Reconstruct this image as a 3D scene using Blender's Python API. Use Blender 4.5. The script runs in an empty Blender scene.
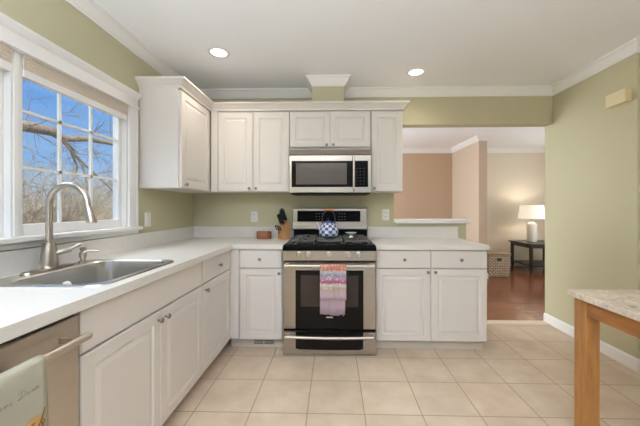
import bpy, bmesh, math, random
from mathutils import Vector, Matrix
random.seed(7)
PI = math.pi
SC = bpy.context.scene
COL = SC.collection

# ------------------------------------------------------------------ camera
cam_d = bpy.data.cameras.new('camera')
cam = bpy.data.objects.new('camera', cam_d); COL.objects.link(cam)
cam.location = (0, 0, 1.206)
cam.rotation_euler = (PI/2, 0, 0.025)
cam_d.sensor_width = 36.0
cam_d.sensor_fit = 'HORIZONTAL'
cam_d.lens = 300.2/640*36
cam_d.shift_x = -0.01
cam_d.shift_y = -0.00797
cam_d.clip_start = 0.02
cam_d.clip_end = 300
SC.camera = cam

# ------------------------------------------------------------------ exposure
SC.view_settings.view_transform = 'Standard'
SC.view_settings.look = 'None'
SC.view_settings.exposure = 0.0
SC.view_settings.gamma = 1.0
SC.view_settings.use_curve_mapping = False
SC.cycles.use_denoising = True
SC.cycles.max_bounces = 10
SC.cycles.diffuse_bounces = 6
SC.cycles.transparent_max_bounces = 16
SC.cycles.caustics_reflective = False
SC.cycles.caustics_refractive = False
SC.cycles.sample_clamp_indirect = 6.0

def lin(c):
    if isinstance(c, str):
        c = [int(c[i:i+2], 16)/255 for i in (0, 2, 4)]
    return tuple((v/12.92 if v <= .04045 else ((v+.055)/1.055)**2.4) for v in c[:3]) + (1,)

# ------------------------------------------------------------------ sky, sun, daylight
W = bpy.data.worlds.new('world'); SC.world = W; W.use_nodes = True
nt = W.node_tree; nt.nodes.clear()
wo = nt.nodes.new('ShaderNodeOutputWorld'); wb = nt.nodes.new('ShaderNodeBackground')
tc = nt.nodes.new('ShaderNodeTexCoord'); sp = nt.nodes.new('ShaderNodeSeparateXYZ'); rp = nt.nodes.new('ShaderNodeValToRGB')
nt.links.new(tc.outputs['Generated'], sp.inputs[0]); nt.links.new(sp.outputs['Z'], rp.inputs[0])
nt.links.new(rp.outputs[0], wb.inputs[0]); nt.links.new(wb.outputs[0], wo.inputs[0])
rp.color_ramp.elements[0].position = 0.0; rp.color_ramp.elements[0].color = lin('cfdfee')
rp.color_ramp.elements[1].position = 0.36; rp.color_ramp.elements[1].color = lin('5a9aea')
e = rp.color_ramp.elements.new(.12); e.color = lin('93bff2')
wb.inputs[1].default_value = 1.0

def light(name, kind, loc, rot, energy, color=(1, 1, 1), **kw):
    d = bpy.data.lights.new(name, kind); d.energy = energy; d.color = color
    for k, v in kw.items(): setattr(d, k, v)
    o = bpy.data.objects.new(name, d); COL.objects.link(o)
    o.location = loc; o.rotation_euler = rot
    return o
light('sun', 'SUN', (6, -4, 12), (math.radians(38), 0, math.radians(50)), 6.0, (1, .94, .84), angle=.01)
# added cool fill in an invented rear wall opening, unseen behind the camera
light('rear_fill', 'AREA', (.9, -3.38, 1.15), (PI/2, 0, 0), 8, (.84, .92, 1), shape='RECTANGLE', size=3.3, size_y=2.0)
# sky light coming in at the sink windows
light('window_daylight', 'AREA', (-2.6, 1.3, 3.0), (0, math.radians(-52), 0), 56, (.88, .95, 1), shape='RECTANGLE', size=1.4, size_y=2.2)
# added fill aimed up at the ceiling for even brightness, unseen behind the camera
light('ceiling_fill', 'AREA', (-.35, -.95, 1.5), (PI, 0, 0), 185, (.83, .92, 1), shape='DISK', size=1.6, spread=2.9)
# far room daylight
light('far_room_daylight', 'AREA', (-1.2, 4.8, 1.4), (PI/2, 0, -PI/2), 100, (.86, .94, 1), shape='RECTANGLE', size=2.2, size_y=1.8)

light('far_room_fill', 'AREA', (4.72, 4.6, 1.4), (PI/2, 0, PI/2), 26, (.85, .95, 1), shape='RECTANGLE', size=1.8, size_y=1.8)  # added side fill for the partition and basket; the wall has no window
# ------------------------------------------------------------------ materials
def mat(name, color, rough=.5, metal=0., var=0., vscale=6., bump=0., bscale=60., emit=None, estr=0., coat=0., stretch=None, spec=None):
    m = bpy.data.materials.new(name); m.use_nodes = True
    n = m.node_tree; b = n.nodes['Principled BSDF']
    c = lin(color)
    b.inputs['Roughness'].default_value = rough; b.inputs['Metallic'].default_value = metal
    b.inputs['Base Color'].default_value = c
    if spec is not None: b.inputs['Specular IOR Level'].default_value = spec
    if coat: b.inputs['Coat Weight'].default_value = coat; b.inputs['Coat Roughness'].default_value = .1
    if emit: b.inputs['Emission Color'].default_value = lin(emit); b.inputs['Emission Strength'].default_value = estr
    if var or bump:
        t = n.nodes.new('ShaderNodeTexCoord'); mp = n.nodes.new('ShaderNodeMapping')
        n.links.new(t.outputs['Object'], mp.inputs[0])
        if stretch: mp.inputs['Scale'].default_value = stretch
    if var:
        ns = n.nodes.new('ShaderNodeTexNoise'); ns.inputs['Scale'].default_value = vscale; ns.inputs['Detail'].default_value = 5
        n.links.new(mp.outputs[0], ns.inputs['Vector'])
        r = n.nodes.new('ShaderNodeValToRGB')
        r.color_ramp.elements[0].position = .3; r.color_ramp.elements[1].position = .7
        r.color_ramp.elements[0].color = tuple(v*(1-var) for v in c[:3])+(1,)
        r.color_ramp.elements[1].color = tuple(min(1, v*(1+var)) for v in c[:3])+(1,)
        n.links.new(ns.outputs[0], r.inputs[0]); n.links.new(r.outputs[0], b.inputs['Base Color'])
    if bump:
        n2 = n.nodes.new('ShaderNodeTexNoise'); n2.inputs['Scale'].default_value = bscale; n2.inputs['Detail'].default_value = 3
        n.links.new(mp.outputs[0], n2.inputs['Vector'])
        bp = n.nodes.new('ShaderNodeBump'); bp.inputs['Strength'].default_value = bump; bp.inputs['Distance'].default_value = .002
        n.links.new(n2.outputs[0], bp.inputs['Height']); n.links.new(bp.outputs[0], b.inputs['Normal'])
    return m

M = {}
M['green'] = mat('olive_wall_paint', 'bdb798', .75, bump=.15, bscale=220)
M['ceiling'] = mat('ceiling_paint', 'f6f8fc', .9, bump=.1, bscale=150)
M['trim'] = mat('white_trim_paint', 'ebe9e7', .4)
M['cab'] = mat('white_cabinet_paint', 'dfd9d4', .38, bump=.03, bscale=40)
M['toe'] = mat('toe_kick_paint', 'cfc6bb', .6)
M['tan'] = mat('tan_wall_paint', 'bfa48b', .8)
M['tan_light'] = mat('light_tan_wall_paint', 'cbb7a4', .8)
M['cream'] = mat('cream_wall_paint', 'ddd2c0', .8)
M['counter'] = mat('white_laminate', 'e3dfda', .32, var=.02, vscale=30)
M['steel'] = mat('brushed_stainless', 'a3998d', .3, 1, var=.08, vscale=8, bump=.06, bscale=12, stretch=(1, 1, 40))
M['steel_sink'] = mat('satin_stainless', 'cbc7c2', .27, 1, var=.05, vscale=5)
M['handle'] = mat('satin_handle_steel', 'c4bbb0', .28, 1)
M['steel_dark'] = mat('dark_brushed_stainless', '857a6f', .38, 1, var=.08, vscale=8, stretch=(1, 1, 40))
M['steel_light'] = mat('light_brushed_stainless', 'cbc2b7', .42, 1, var=.06, vscale=8, stretch=(1, 1, 40))
M['nickel'] = mat('brushed_nickel', 'bdb3a8', .28, 1, var=.04, vscale=20)
M['chrome'] = mat('polished_chrome', 'd6d2cd', .16, 1)
M['pewter'] = mat('pewter_metal', '8d857c', .35, 1)
M['black'] = mat('black_enamel', '0a0909', .25, spec=.06)
M['iron'] = mat('cast_iron', '5a5652', .4, bump=.1, bscale=200)
M['dark_glass'] = mat('dark_oven_glass', '15110e', .14, spec=.12)
M['oven_inner'] = mat('smoky_glass', '3a302a', .2, spec=.2)
M['mw_inner'] = mat('microwave_mesh_glass', '5d564f', .22, spec=.25)
M['white_plastic'] = mat('white_plastic', 'efece6', .4)
M['beige_plastic'] = mat('beige_plastic', 'ddcfa9', .5)
M['slot'] = mat('dark_slot', '3a3631', .6)
M['wood_table'] = mat('oak_wood', 'a5733f', .42, var=.22, vscale=5, stretch=(9, 9, 1.2))
M['wood_rail'] = mat('oak_wood_rail', '9c6736', .42, var=.22, vscale=5, stretch=(9, 1.2, 9))
M['wood_box'] = mat('reddish_wood', '8f5334', .4, var=.2, vscale=8, stretch=(2, 2, 14))
M['block'] = mat('knife_block_wood', 'b98a5c', .5, var=.12, vscale=8, stretch=(10, 10, 1.5))
M['block_side'] = mat('dark_knife_block_wood', '7a4a2c', .5, var=.15, vscale=8, stretch=(10, 10, 1.5))
M['black_handle'] = mat('black_plastic', '141312', .4)
M['espresso'] = mat('dark_espresso_wood', '2b2420', .35, var=.15, vscale=6, stretch=(2, 10, 10))
M['shade_fabric'] = mat('cellular_shade_fabric', 'd9cdbf', .9)
M['lamp_ceramic'] = mat('white_ceramic', 'dcd8d2', .3, bump=.15, bscale=80)
M['lamp_shade'] = mat('lamp_shade_linen', 'f4efe6', .9, emit='fff2dc', estr=.55)
M['bulb'] = mat('downlight_lens', 'ffffff', .5, emit='fff6ea', estr=4.0)
M['navy'] = mat('navy_enamel', '14163a', .25, coat=.5)
M['spout'] = mat('white_blue_enamel', 'c3c9d8', .2)
M['copper'] = mat('copper_wood_grip', 'b07248', .4, var=.15, vscale=20)
M['vent_dark'] = mat('register_slot', '57504a', .7)
M['ground'] = mat('winter_grass', '9a8d6c', .95, var=.35, vscale=1.5)
M['bark'] = mat('grey_bark', '94836f', .9, var=.3, vscale=14, bump=.5, bscale=40)
M['bark_brown'] = mat('brown_bark', '97836c', .9, var=.3, vscale=14)
M['twig'] = mat('pale_twig', 'b5a489', .9, var=.25, vscale=3)
M['siding'] = mat('grey_siding', 'b9b6b0', .8)
M['marble_text'] = None

def tile_floor():
    m = bpy.data.materials.new('beige_floor_tile'); m.use_nodes = True; n = m.node_tree; b = n.nodes['Principled BSDF']
    t = n.nodes.new('ShaderNodeTexCoord'); mp = n.nodes.new('ShaderNodeMapping'); n.links.new(t.outputs['Object'], mp.inputs[0])
    s = 1/.336
    mp.inputs['Scale'].default_value = (s, s, s)
    mp.inputs['Location'].default_value = (-.179*s+10, -2.094*s+12, .37)
    br = n.nodes.new('ShaderNodeTexBrick'); br.offset = 0; br.squash = 1
    br.inputs['Scale'].default_value = 1; br.inputs['Brick Width'].default_value = 1; br.inputs['Row Height'].default_value = 1
    br.inputs['Mortar Size'].default_value = .011; br.inputs['Mortar Smooth'].default_value = .2; br.inputs['Bias'].default_value = 0
    br.inputs['Color1'].default_value = (0, 0, 0, 1); br.inputs['Color2'].default_value = (1, 1, 1, 1); br.inputs['Mortar'].default_value = (.5, .5, .5, 1)
    n.links.new(mp.outputs[0], br.inputs['Vector'])
    ns = n.nodes.new('ShaderNodeTexNoise'); ns.inputs['Scale'].default_value = 1.6; ns.inputs['Detail'].default_value = 7; ns.inputs['Roughness'].default_value = .6
    n.links.new(mp.outputs[0], ns.inputs['Vector'])
    r = n.nodes.new('ShaderNodeValToRGB'); r.color_ramp.elements[0].position = .32; r.color_ramp.elements[1].position = .68
    r.color_ramp.elements[0].color = lin('ccb69f'); r.color_ramp.elements[1].color = lin('dfccb7')
    n.links.new(ns.outputs[0], r.inputs[0])
    mx = n.nodes.new('ShaderNodeMix'); mx.data_type = 'RGBA'; mx.blend_type = 'MULTIPLY'; mx.inputs[0].default_value = .07
    n.links.new(r.outputs[0], mx.inputs[6]); n.links.new(br.outputs['Color'], mx.inputs[7])
    m2 = n.nodes.new('ShaderNodeMix'); m2.data_type = 'RGBA'
    n.links.new(br.outputs['Fac'], m2.inputs[0]); n.links.new(mx.outputs[2], m2.inputs[6]); m2.inputs[7].default_value = lin('ac9079')
    n.links.new(m2.outputs[2], b.inputs['Base Color'])
    b.inputs['Roughness'].default_value = .36
    bp = n.nodes.new('ShaderNodeBump'); bp.invert = True; bp.inputs['Strength'].default_value = .5; bp.inputs['Distance'].default_value = .002
    n.links.new(br.outputs['Fac'], bp.inputs['Height']); n.links.new(bp.outputs[0], b.inputs['Normal'])
    return m
M['tile'] = tile_floor()

def plank_floor():
    m = bpy.data.materials.new('red_brown_hardwood'); m.use_nodes = True; n = m.node_tree; b = n.nodes['Principled BSDF']
    t = n.nodes.new('ShaderNodeTexCoord'); mp = n.nodes.new('ShaderNodeMapping'); n.links.new(t.outputs['Object'], mp.inputs[0])
    br = n.nodes.new('ShaderNodeTexBrick'); br.offset = .37
    br.inputs['Scale'].default_value = 1; br.inputs['Brick Width'].default_value = 1.1; br.inputs['Row Height'].default_value = .085
    br.inputs['Mortar Size'].default_value = .0015; br.inputs['Color1'].default_value = lin('7d4a30'); br.inputs['Color2'].default_value = lin('92593b'); br.inputs['Mortar'].default_value = lin('432416')
    n.links.new(mp.outputs[0], br.inputs['Vector'])
    ns = n.nodes.new('ShaderNodeTexNoise'); ns.inputs['Scale'].default_value = 8; mp2 = n.nodes.new('ShaderNodeMapping'); mp2.inputs['Scale'].default_value = (1, 10, 1)
    n.links.new(t.outputs['Object'], mp2.inputs[0]); n.links.new(mp2.outputs[0], ns.inputs['Vector'])
    mx = n.nodes.new('ShaderNodeMix'); mx.data_type = 'RGBA'; mx.blend_type = 'MULTIPLY'; mx.inputs[0].default_value = .4
    n.links.new(br.outputs['Color'], mx.inputs[6]); n.links.new(ns.outputs[0], mx.inputs[7])
    n.links.new(mx.outputs[2], b.inputs['Base Color']); b.inputs['Roughness'].default_value = .18
    return m
M['plank'] = plank_floor()

def marble():
    m = bpy.data.materials.new('pink_grey_marble'); m.use_nodes = True; n = m.node_tree; b = n.nodes['Principled BSDF']
    t = n.nodes.new('ShaderNodeTexCoord'); ns = n.nodes.new('ShaderNodeTexNoise'); ns.inputs['Scale'].default_value = 4.5; ns.inputs['Detail'].default_value = 8; ns.inputs['Roughness'].default_value = .65; ns.inputs['Distortion'].default_value = 1.4
    mp = n.nodes.new('ShaderNodeMapping'); mp.inputs['Scale'].default_value = (1, 1.8, 1); mp.inputs['Rotation'].default_value = (0, 0, .5)
    n.links.new(t.outputs['Object'], mp.inputs[0]); n.links.new(mp.outputs[0], ns.inputs['Vector'])
    r = n.nodes.new('ShaderNodeValToRGB'); cr = r.color_ramp
    cr.elements[0].position = .3; cr.elements[0].color = lin('a9a19d'); cr.elements[1].position = .75; cr.elements[1].color = lin('e9dccd')
    for p, c in ((.4, 'dacbbd'), (.46, 'cab8a8'), (.52, 'e4d8cb'), (.6, 'd6c1ac')):
        e = cr.elements.new(p); e.color = lin(c)
    n.links.new(ns.outputs[0], r.inputs[0]); n.links.new(r.outputs[0], b.inputs['Base Color']); b.inputs['Roughness'].default_value = .22
    return m
M['marble'] = marble()

def checker():
    m = bpy.data.materials.new('blue_white_check_enamel'); m.use_nodes = True; n = m.node_tree; b = n.nodes['Principled BSDF']
    t = n.nodes.new('ShaderNodeTexCoord'); c = n.nodes.new('ShaderNodeTexChecker'); c.inputs['Scale'].default_value = 1
    c.inputs['Color1'].default_value = lin('e6e9f0'); c.inputs['Color2'].default_value = lin('56659c')
    n.links.new(t.outputs['UV'], c.inputs['Vector']); n.links.new(c.outputs[0], b.inputs['Base Color']); b.inputs['Roughness'].default_value = .15
    return m
M['check'] = checker()

def towel_pattern():
    m = bpy.data.materials.new('banded_towel_cloth'); m.use_nodes = True; n = m.node_tree; b = n.nodes['Principled BSDF']
    t = n.nodes.new('ShaderNodeTexCoord'); sp = n.nodes.new('ShaderNodeSeparateXYZ'); n.links.new(t.outputs['UV'], sp.inputs[0])
    r = n.nodes.new('ShaderNodeValToRGB'); r.color_ramp.interpolation = 'EASE'; cr = r.color_ramp
    bands = [(0, 'ac9ca0'), (.28, 'b6a6aa'), (.46, 'a8957a'), (.55, 'beb4aa'), (.60, '985372'), (.70, 'b08595'), (.76, '7c889f'), (.84, 'b4a9ae'), (.88, 'b0684f'), (.97, 'b8806a')]
    cr.elements[0].position = 0; cr.elements[0].color = lin(bands[0][1]); cr.elements[1].position = bands[-1][0]; cr.elements[1].color = lin(bands[-1][1])
    for p, c in bands[1:-1]:
        e = cr.elements.new(p); e.color = lin(c)
    n.links.new(sp.outputs['Y'], r.inputs[0])
    vo = n.nodes.new('ShaderNodeTexVoronoi'); mp = n.nodes.new('ShaderNodeMapping'); mp.inputs['Scale'].default_value = (11, 17, 1)
    n.links.new(t.outputs['UV'], mp.inputs[0]); n.links.new(mp.outputs[0], vo.inputs['Vector']); vo.inputs['Scale'].default_value = 1
    mm = n.nodes.new('ShaderNodeMath'); mm.operation = 'LESS_THAN'; mm.inputs[1].default_value = .32; n.links.new(vo.outputs['Distance'], mm.inputs[0])
    gt = n.nodes.new('ShaderNodeMath'); gt.operation = 'GREATER_THAN'; gt.inputs[1].default_value = .46; n.links.new(sp.outputs['Y'], gt.inputs[0])
    ml = n.nodes.new('ShaderNodeMath'); ml.operation = 'MULTIPLY'; n.links.new(mm.outputs[0], ml.inputs[0]); n.links.new(gt.outputs[0], ml.inputs[1])
    mf = n.nodes.new('ShaderNodeMath'); mf.operation = 'MULTIPLY'; mf.inputs[1].default_value = .5; n.links.new(ml.outputs[0], mf.inputs[0])
    mx = n.nodes.new('ShaderNodeMix'); mx.data_type = 'RGBA'; n.links.new(mf.outputs[0], mx.inputs[0]); n.links.new(r.outputs[0], mx.inputs[6]); mx.inputs[7].default_value = lin('ead9d4')
    # stripes below the floral bands
    wv = n.nodes.new('ShaderNodeMath'); wv.operation = 'MULTIPLY'; wv.inputs[1].default_value = 10.0; n.links.new(sp.outputs['X'], wv.inputs[0])
    fr = n.nodes.new('ShaderNodeMath'); fr.operation = 'FRACT'; n.links.new(wv.outputs[0], fr.inputs[0])
    ls = n.nodes.new('ShaderNodeMath'); ls.operation = 'LESS_THAN'; ls.inputs[1].default_value = .42; n.links.new(fr.outputs[0], ls.inputs[0])
    lt = n.nodes.new('ShaderNodeMath'); lt.operation = 'LESS_THAN'; lt.inputs[1].default_value = .46; n.links.new(sp.outputs['Y'], lt.inputs[0])
    st = n.nodes.new('ShaderNodeMath'); st.operation = 'MULTIPLY'; n.links.new(ls.outputs[0], st.inputs[0]); n.links.new(lt.outputs[0], st.inputs[1])
    m3 = n.nodes.new('ShaderNodeMix'); m3.data_type = 'RGBA'; n.links.new(st.outputs[0], m3.inputs[0]); n.links.new(mx.outputs[2], m3.inputs[6]); m3.inputs[7].default_value = lin('b49ab0')
    n.links.new(m3.outputs[2], b.inputs['Base Color']); b.inputs['Roughness'].default_value = .9
    return m
M['towel'] = towel_pattern()
M['dish_towel'] = mat('sage_cotton', 'a29e8d', .95, var=.05, vscale=15, bump=.3, bscale=300)
M['ink'] = mat('dark_thread', '625d54', .8)
M['ochre'] = mat('ochre_print', 'b8935a', .9, var=.15, vscale=30)
M['ochre_dark'] = mat('brown_print', '6b5230', .9)

def weave():
    m = bpy.data.materials.new('seagrass_weave'); m.use_nodes = True; n = m.node_tree; b = n.nodes['Principled BSDF']
    t = n.nodes.new('ShaderNodeTexCoord'); mp = n.nodes.new('ShaderNodeMapping'); n.links.new(t.outputs['Object'], mp.inputs[0])
    mp.inputs['Rotation'].default_value = (PI/2, 0, 0)
    br = n.nodes.new('ShaderNodeTexBrick'); br.offset = .5; br.inputs['Scale'].default_value = 1; br.inputs['Brick Width'].default_value = .06; br.inputs['Row Height'].default_value = .03
    br.inputs['Mortar Size'].default_value = .006; br.inputs['Mortar Smooth'].default_value = .6
    br.inputs['Color1'].default_value = lin('c4b7a0'); br.inputs['Color2'].default_value = lin('d8cdb8'); br.inputs['Mortar'].default_value = lin('6d604f')
    n.links.new(mp.outputs[0], br.inputs['Vector']); n.links.new(br.outputs['Color'], b.inputs['Base Color']); b.inputs['Roughness'].default_value = .85
    return m
M['weave'] = weave()
M['lid'] = mat('woven_lid', '9d876c', .8, var=.25, vscale=40)

def glass():
    m = bpy.data.materials.new('window_glass'); m.use_nodes = True; n = m.node_tree; n.nodes.clear()
    o = n.nodes.new('ShaderNodeOutputMaterial'); mx = n.nodes.new('ShaderNodeMixShader'); tr = n.nodes.new('ShaderNodeBsdfTransparent'); gl = n.nodes.new('ShaderNodeBsdfGlossy')
    gl.inputs['Roughness'].default_value = .02; mx.inputs[0].default_value = .04; tr.inputs[0].default_value = (.97, .985, .98, 1)
    n.links.new(tr.outputs[0], mx.inputs[1]); n.links.new(gl.outputs[0], mx.inputs[2]); n.links.new(mx.outputs[0], o.inputs[0])
    return m
M['glass'] = glass()

# ------------------------------------------------------------------ mesh builder
class MB:
    def __init__(s): s.v = []; s.f = []; s.uv = None; s.sm = []
    def add(s, vs, fs, smooth=False):
        o = len(s.v); s.v += [tuple(p) for p in vs]
        for f in fs: s.f.append(tuple(i+o for i in f)); s.sm.append(smooth)
        return s
    def box(s, x0, x1, y0, y1, z0, z1):
        x0, x1 = sorted((x0, x1)); y0, y1 = sorted((y0, y1)); z0, z1 = sorted((z0, z1))
        return s.add([(x0, y0, z0), (x1, y0, z0), (x1, y1, z0), (x0, y1, z0), (x0, y0, z1), (x1, y0, z1), (x1, y1, z1), (x0, y1, z1)],
                     [(0, 3, 2, 1), (4, 5, 6, 7), (0, 1, 5, 4), (1, 2, 6, 5), (2, 3, 7, 6), (3, 0, 4, 7)])
    def loops(s, L, cap0=True, cap1=True, smooth=False, close=True):
        n = len(L[0]); vs = [p for l in L for p in l]; fs = []
        for a in range(len(L)-1):
            for i in range(n if close else n-1):
                j = (i+1) % n
                fs.append((a*n+i, a*n+j, (a+1)*n+j, (a+1)*n+i))
        if cap0: fs.append(tuple(reversed(range(n))))
        if cap1: fs.append(tuple((len(L)-1)*n+i for i in range(n)))
        return s.add(vs, fs, smooth)
    def lathe(s, prof, c=(0, 0, 0), axis='z', n=24, cap0=True, cap1=True):
        L = []
        for r, h in prof:
            l = []
            for i in range(n):
                a = 2*PI*i/n; u, v = r*math.cos(a), r*math.sin(a)
                p = {'z': (u, v, h), 'y': (u, h, -v), 'x': (h, u, v)}[axis]
                l.append((p[0]+c[0], p[1]+c[1], p[2]+c[2]))
            L.append(l)
        return s.loops(L, cap0, cap1, True)
    def tube(s, pts, r, n=10, caps=True):
        pts = [Vector(p) for p in pts]; rr = r if isinstance(r, (list, tuple)) else [r]*len(pts)
        L = []; up = None
        for i, p in enumerate(pts):
            d = (pts[min(i+1, len(pts)-1)]-pts[max(i-1, 0)]).normalized()
            if up is None:
                up = Vector((0, 0, 1)) if abs(d.z) < .9 else Vector((0, 1, 0))
            a = d.cross(up).normalized(); b = a.cross(d).normalized(); up = b
            L.append([tuple(p+rr[i]*(math.cos(2*PI*k/n)*a+math.sin(2*PI*k/n)*b)) for k in range(n)])
        return s.loops(L, caps, caps, True)
    def panel(s, x0, x1, z0, z1, yb, yf, steps):
        """front facing -y; steps = list of (inset, dy from the front face)"""
        def R(i, y): return [(x0+i, y, z0+i), (x1-i, y, z0+i), (x1-i, y, z1-i), (x0+i, y, z1-i)]
        return s.loops([R(0, yb)]+[R(i, yf+dy) for i, dy in steps])
    def sweep(s, prof, path):
        """prof: (out, z) polygon; path xy; out is to the right of travel"""
        P = [Vector(p) for p in path]; L = []
        for i, p in enumerate(P):
            def nrm(a, b): d = (b-a).normalized(); return Vector((d.y, -d.x))
            if i == 0: m = nrm(P[0], P[1])
            elif i == len(P)-1: m = nrm(P[-2], P[-1])
            else:
                n1, n2 = nrm(P[i-1], p), nrm(p, P[i+1]); m = (n1+n2)/(1+n1.dot(n2))
            L.append([(p.x+m.x*o, p.y+m.y*o, z) for o, z in prof])
        return s.loops(L)
    def build(s, name, m, parent=None, bevel=0, smooth=None, uv=None, seg=2):
        me = bpy.data.meshes.new(name); me.from_pydata(s.v, [], s.f); me.update()
        bm = bmesh.new(); bm.from_mesh(me); bmesh.ops.recalc_face_normals(bm, faces=bm.faces); bm.to_mesh(me); bm.free()
        me.polygons.foreach_set('use_smooth', s.sm if smooth is None else [smooth]*len(me.polygons))
        me.materials.append(m)
        o = bpy.data.objects.new(name, me); COL.objects.link(o)
        if parent: o.parent = parent
        if bevel:
            b = o.modifiers.new('bevel', 'BEVEL'); b.width = bevel; b.segments = seg; b.limit_method = 'ANGLE'; b.angle_limit = .6
            b.harden_normals = False
        if any(s.sm): 
            me.set_sharp_from_angle(angle=math.radians(40))
        return o

def rrect(cx, cy, w, h, r, z, n=6):
    out = []
    for qx, qy, a0 in ((1, 1, 0), (-1, 1, PI/2), (-1, -1, PI), (1, -1, 3*PI/2)):
        for k in range(n+1):
            a = a0+PI/2*k/n
            out.append((cx+qx*(w/2-r)+r*math.cos(a), cy+qy*(h/2-r)+r*math.sin(a), z))
    return out

def tag(o, label=None, cat=None, group=None, kind=None):
    if label: o['label'] = label
    if cat: o['category'] = cat
    if group: o['group'] = group
    if kind: o['kind'] = kind
    return o
def thing(name, label, cat, loc=(0, 0, 0), rz=0, group=None):
    o = bpy.data.objects.new(name, None); COL.objects.link(o); o.location = loc; o.rotation_euler = (0, 0, rz)
    o.empty_display_size = .05
    return tag(o, label, cat, group)
def struct(name, mb, m, label=None, bevel=0, cat=None):
    o = mb.build(name, m, bevel=bevel); tag(o, label, cat, kind='structure'); return o
def dup(root, loc, label=None, rz=None):
    r = root.copy(); COL.objects.link(r); r.location = loc
    if rz is not None: r.rotation_euler = (0, 0, rz)
    if label: r['label'] = label
    for ch in list(root.children):
        c = ch.copy(); COL.objects.link(c); c.parent = r
        for g in list(ch.children):
            d = g.copy(); COL.objects.link(d); d.parent = c
    return r

# ------------------------------------------------------------------ dimensions
XL, XR, YB, H = -1.488, 2.245, 3.136, 2.44
TH = .117
YR = -3.5          # rear wall
YF = 6.36          # far room wall
XE = 4.2           # dining side wall
CT, CB = .898, .858   # countertop top and underside

# ------------------------------------------------------------------ room shell
struct('floor', MB().box(XL-.075, XE+.1, YR-.1, YB+TH, -.1, 0), M['tile'], 'beige square tile kitchen floor')
struct('floor_far', MB().box(XL-.075, 4.9, YB+TH, YF+.1, -.1, -.001), M['plank'], 'glossy red-brown plank floor of the far room')
struct('trim_1', MB().box(1.365, XR, YB+.0, YB+TH, 0, .006), mat('cream_threshold', 'd9c7b3', .4), 'cream threshold strip between tile and wood floor')
struct('ceiling', MB().box(XL-.3, 4.9, YR-.1, YF+.1, H, H+.2), M['ceiling'], 'smooth white ceiling')
WY0, WY1, WY2, WY3, WZ0, WZ1 = .60, 1.357, 1.383, 2.125, 1.07, 2.0
wl = MB()
wl.box(XL-.075, XL, YR, WY0, 0, H).box(XL-.075, XL, WY3, YF, 0, H).box(XL-.075, XL, WY0, WY3, 0, WZ0-.01).box(XL-.075, XL, WY0, WY3, WZ1, H).box(XL-.075, XL-.03, WY1, WY2, WZ0-.01, WZ1)
struct('wall_left', wl, M['green'], 'olive green wall with the sink windows')
struct('wall_back', MB().box(XL, .622, YB, YB+TH, 0, H).box(.622, XR+.12, YB, YB+TH, 2.069, H).box(.622, 1.366, YB, YB+TH, 0, 1.046), M['green'], 'olive green wall behind the stove with the pass-through')
struct('wall_right', MB().box(XR, XR+.12, 2.278, YB, 0, H).box(XR, XR+.12, YB, YB+TH, 0, 2.069), M['green'], 'olive green wall on the right')
struct('wall_dining', MB().box(XE, XE+.1, YR, YB, 0, H), M['green'])
struct('wall_rear', MB().box(XL, -.9, YR-.1, YR, 0, H).box(2.7, XE, YR-.1, YR, 0, H).box(-.9, 2.7, YR-.1, YR, 2.15, H), M['green'])
struct('wall_chase', MB().box(-.203, .097, 2.84, YB, 2.12, H), M['green'], 'boxed olive green vent chase above the cabinets')
struct('wall_far', MB().box(XL, 2.5, YF, YF+.1, 0, H), M['tan'], 'tan wall seen through the pass-through')
struct('wall_far_right', MB().box(2.6, 4.9, YF, YF+.1, 0, H), M['cream'], 'cream wall behind the lamp')
struct('wall_partition', MB().box(2.48, 2.62, 5.2, YF+.1, 0, H), M['tan_light'], 'light tan partition wall in the far room')
struct('wall_far_side', MB().box(4.8, 4.9, YB+TH, YF, 0, H).box(XR+.12, 4.9, YB, YB+TH, 0, H), M['cream'])

crown = [(0, H-.085), (.008, H-.085), (.010, H-.074), (.018, H-.066), (.034, H-.038), (.046, H-.02), (.058, H-.014), (.06, H), (0, H)]
cm = MB().sweep(crown, [(XL, YR), (XL, YB), (-.203, YB), (-.203, 2.84), (.097, 2.84), (.097, YB), (XR, YB), (XR, 2.278), (XR+.12, 2.278), (XR+.12, YB)])
struct('trim_2', cm, M['trim'], 'white crown moulding around the kitchen ceiling')
fc = MB().sweep(crown, [(XL, YB+.2), (XL, YF), (2.48, YF), (2.48, 5.2), (2.62, 5.2), (2.62, YF), (4.8, YF), (4.8, YB+.2)])
struct('trim_3', fc, M['trim'], 'white crown moulding in the far room')
base = [(0, 0), (.014, 0), (.014, .075), (.008, .09), (0, .092)]
struct('baseboard_right', MB().sweep(base, [(XR, YB+TH), (XR, 2.278), (XR+.12, 2.278), (XR+.12, YB)]), M['trim'], 'white baseboard along the right wall')
struct('baseboard_far', MB().sweep(base, [(XL, YF), (2.48, YF), (2.48, 5.2), (2.62, 5.2), (2.62, YF), (4.8, YF)]), M['trim'], 'white baseboard of the far room')
struct('trim_4', MB().sweep([(0, 2.118), (.004, 2.118), (.008, 2.134), (.02, 2.146), (.036, 2.164), (.044, 2.17), (.05, 2.174), (.05, 2.187), (-.02, 2.187), (-.02, 2.118)],
       [(XL, 2.254), (-1.163, 2.254), (-1.163, 2.806), (.645, 2.806), (.645, YB)]), M['cab'], 'white crown moulding on top of the wall cabinets')
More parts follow.
